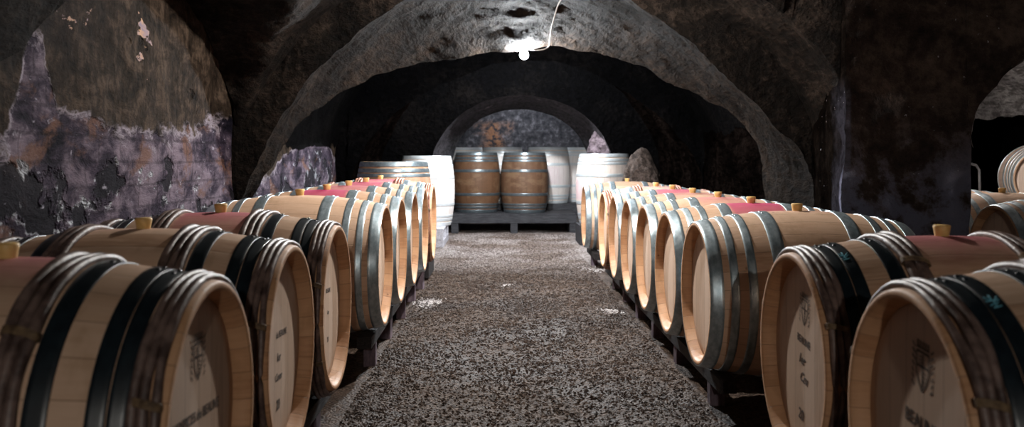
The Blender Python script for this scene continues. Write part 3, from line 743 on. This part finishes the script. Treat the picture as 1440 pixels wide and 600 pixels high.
# ------------------------------------------------------------------ floor
def zf(x, y): return .012*noise.noise(Vector((x*1.3, y*1.3, 0)))+.010*noise.noise(Vector((x*6, y*6, 1)))-.008
rows = [[Vector((x, y, zf(x, y))) for y in [2.+12*j/420 for j in range(421)]] for x in [-1.1+2.3*i/90 for i in range(91)]]
m = len(rows[0]); vs = []; fs = []
for r in rows:
    for p in r:
        p.z += .006*noise.noise(Vector((p.x*22, p.y*22, 3))); vs.append(p)
for i in range(len(rows)-1):
    for j in range(m-1): fs.append((i*m+j, (i+1)*m+j, (i+1)*m+j+1, i*m+j+1))
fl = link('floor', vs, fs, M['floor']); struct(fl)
def slab(name, x0, x1, y0, y1):
    n = 24; vs = [(x0+(x1-x0)*i/n, y0+(y1-y0)*j/n, zf(x0+(x1-x0)*i/n, y0+(y1-y0)*j/n)-.004) for i in range(n+1) for j in range(n+1)]
    return struct(link(name, vs, [(i*(n+1)+j, (i+1)*(n+1)+j, (i+1)*(n+1)+j+1, i*(n+1)+j+1) for i in range(n) for j in range(n)], M['floor']))
slab('floor_left', -2.6, -1.08, -6, 17.4); slab('floor_right', 1.18, 6.4, -6, 17.4)
slab('floor_near', -1.1, 1.2, -6, 2.02); slab('floor_far', -1.1, 1.2, 13.98, 17.4)
OCT = [(1, 0, 0), (-1, 0, 0), (0, 1, 0), (0, -1, 0), (0, 0, 1), (0, 0, -1)]
OF = [(0, 2, 4), (2, 1, 4), (1, 3, 4), (3, 0, 4), (2, 0, 5), (1, 2, 5), (3, 1, 5), (0, 3, 5)]
def chips(name, pts, mat):
    vs = []; fs = []
    for x, y, s in pts:
        b = len(vs); rz = random.random()*PI; c, sn = math.cos(rz), math.sin(rz); sx, sy, sz = s*random.uniform(.7, 1.6), s*random.uniform(.5, 1.), s*random.uniform(.3, .75)
        tx = random.uniform(-.5, .5); z0 = zf(x, y)+sz*.25
        for q in OCT:
            a, bb_, h = q[0]*sx*random.uniform(.7, 1.2), q[1]*sy*random.uniform(.7, 1.2), q[2]*sz*random.uniform(.7, 1.2)
            h += a*tx; vs.append((x+a*c-bb_*sn, y+a*sn+bb_*c, z0+h))
        fs += [tuple(b+i for i in f) for f in OF]
    return link(name, vs, fs, mat, None, None, False)
pts = []
while len(pts) < 60000:
    y = 2.6+10.4*random.random()**1.35; x = random.uniform(-.64, .88)
    if noise.noise(Vector((x*2.5, y*2.5, 9)))*.5+.65 < random.random(): continue
    pts.append((x, y, random.uniform(.0025, .0068)*(1+.11*y)))
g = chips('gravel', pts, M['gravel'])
tag(g, 'brown crushed stone gravel covering the aisle between the barrel rows', 'gravel', None, 'stuff')
for i, (px, py, rx, ry, n, lab) in enumerate([
    (601, 424, .10, .16, 300, 'white plaster flakes on the gravel beside the left row'),
    (858, 435, .07, .09, 120, 'small white plaster crumbs on the gravel under the right row'),
    (834, 378, .10, .14, 170, 'white plaster flakes on the gravel near the far end of the right row'),
    (634, 353, .12, .45, 380, 'long scatter of white plaster flakes beside the pale platform'),
    (714, 400, .04, .05, 40, 'few white crumbs in the middle of the aisle')]):
    Y = F*CH/(py-VY); X = (px-VX)*Y/F; q = []
    for k in range(n):
        q.append((X+random.gauss(0, rx*.5), Y+random.gauss(0, ry*.6), random.uniform(.005, .013)))
    tag(chips('plaster_debris', q, M['plaster']), lab, 'debris', 'plaster flakes fallen on the gravel', 'stuff')

# ------------------------------------------------------------------ lamps
M['lit'] = mat_emit('lit_bulb', (.86, .94, 1.), 1900.)
def lamp(x, y, z, drop, lab, strength=None, col=(.86, .94, 1.)):
    root = empty('light_bulb', (x, y, z+.08+drop)); tag(root, lab, 'lamp', 'bare bulbs hanging from the vault')
    mb = MB(); n = 20; vs = []; fs = []; pr = [(.012, .048), (.018, .038), (.030, .020), (.036, .0), (.033, -.016), (.022, -.030), (.008, -.036)]
    for r, h in pr: vs += [(r*math.cos(2*PI*i/n), r*math.sin(2*PI*i/n), h-.08-drop) for i in range(n)]
    for q in range(len(pr)-1): fs += [(q*n+i, q*n+(i+1) % n, (q+1)*n+(i+1) % n, (q+1)*n+i) for i in range(n)]
    fs.append(tuple((len(pr)-1)*n+i for i in range(n))); mb.add(vs, fs)
    mb.build('glass', mat_emit('lit_bulb', col, strength) if strength else M['lit'], root)
    b = MB(); b.tube([(0, 0, -.036-drop), (0, 0, .0-drop)], .017, 14); b.build('socket', M['black_plastic'], root)
    b = MB(); b.tube([(0, 0, -drop), (.003, 0, -drop/2), (0, 0, .06)], .004, 6); b.build('flex', M['cable'], root)
    return root
lamp(.191, 7.52, 1.89, .02, 'lit bare bulb hanging under the great arch', 6000., (.93, .97, 1.))
lamp(.25, -3.0, 1.95, .2, 'lit bare bulb hanging behind the camera', 2600., (1., .94, .86))
lamp(.2, 4.95, 2.14, .05, 'lit bare bulb hanging from the vault above the start of the silver-hooped barrels', 3600., (1., .95, .88))
lamp(.28, 10.9, 2.36, .05, 'lit bulb hidden above the second arch', 7000., (.93, .97, 1.))
lamp(.4, 16.0, 2.25, .3, 'lit bulb in the hall behind the back arch', 1400.)
lamp(3.25, 7.7, 1.95, .1, 'lit bulb in the neighbouring aisle', 2600., (1., .93, .86))
# supply cable clipped to the soffit
def so(px, t):
    Y = 5.8+1.5*t; z = 2.285-.355*t+.11*math.sin(PI*t); return D(((px-VX)*Y/F, Y, z-.0), .9)+Vector((0, 0, -.05))
cp = [so(810, .04), so(800, .2), so(791, .38), so(784, .55), so(776, .75), so(770, .93), so(764, .97), so(752, .98), Vector((.215, 7.50, 1.935))]
b = MB(); b.tube(smooth(resample(cp, 60), 2), .0055, 6); tag(b.build('supply_cable', M['cable']), 'pale thin cable running along the great arch to the bulb', 'cable')

# ------------------------------------------------------------------ camera, view
cam = bpy.data.cameras.new('camera'); co = bpy.data.objects.new('camera', cam); COL.objects.link(co)
co.location = (0, 0, CH); co.rotation_euler = (PI/2, 0, 0)
cam.sensor_width = 36; cam.lens = F/1440*36; cam.shift_x = (720-VX)/1440; cam.shift_y = -(300-VY)/1440
cam.dof.use_dof = True; cam.dof.focus_distance = 4.9; cam.dof.aperture_fstop = 3.4
cam.clip_start = .05
SC.camera = co
w = bpy.data.worlds.new('world'); SC.world = w; w.use_nodes = True; w.node_tree.nodes['Background'].inputs[0].default_value = (0, 0, 0, 1)
SC.view_settings.view_transform = 'Standard'; SC.view_settings.look = 'None'; SC.view_settings.exposure = .15; SC.view_settings.gamma = 1.
SC.view_settings.use_curve_mapping = False
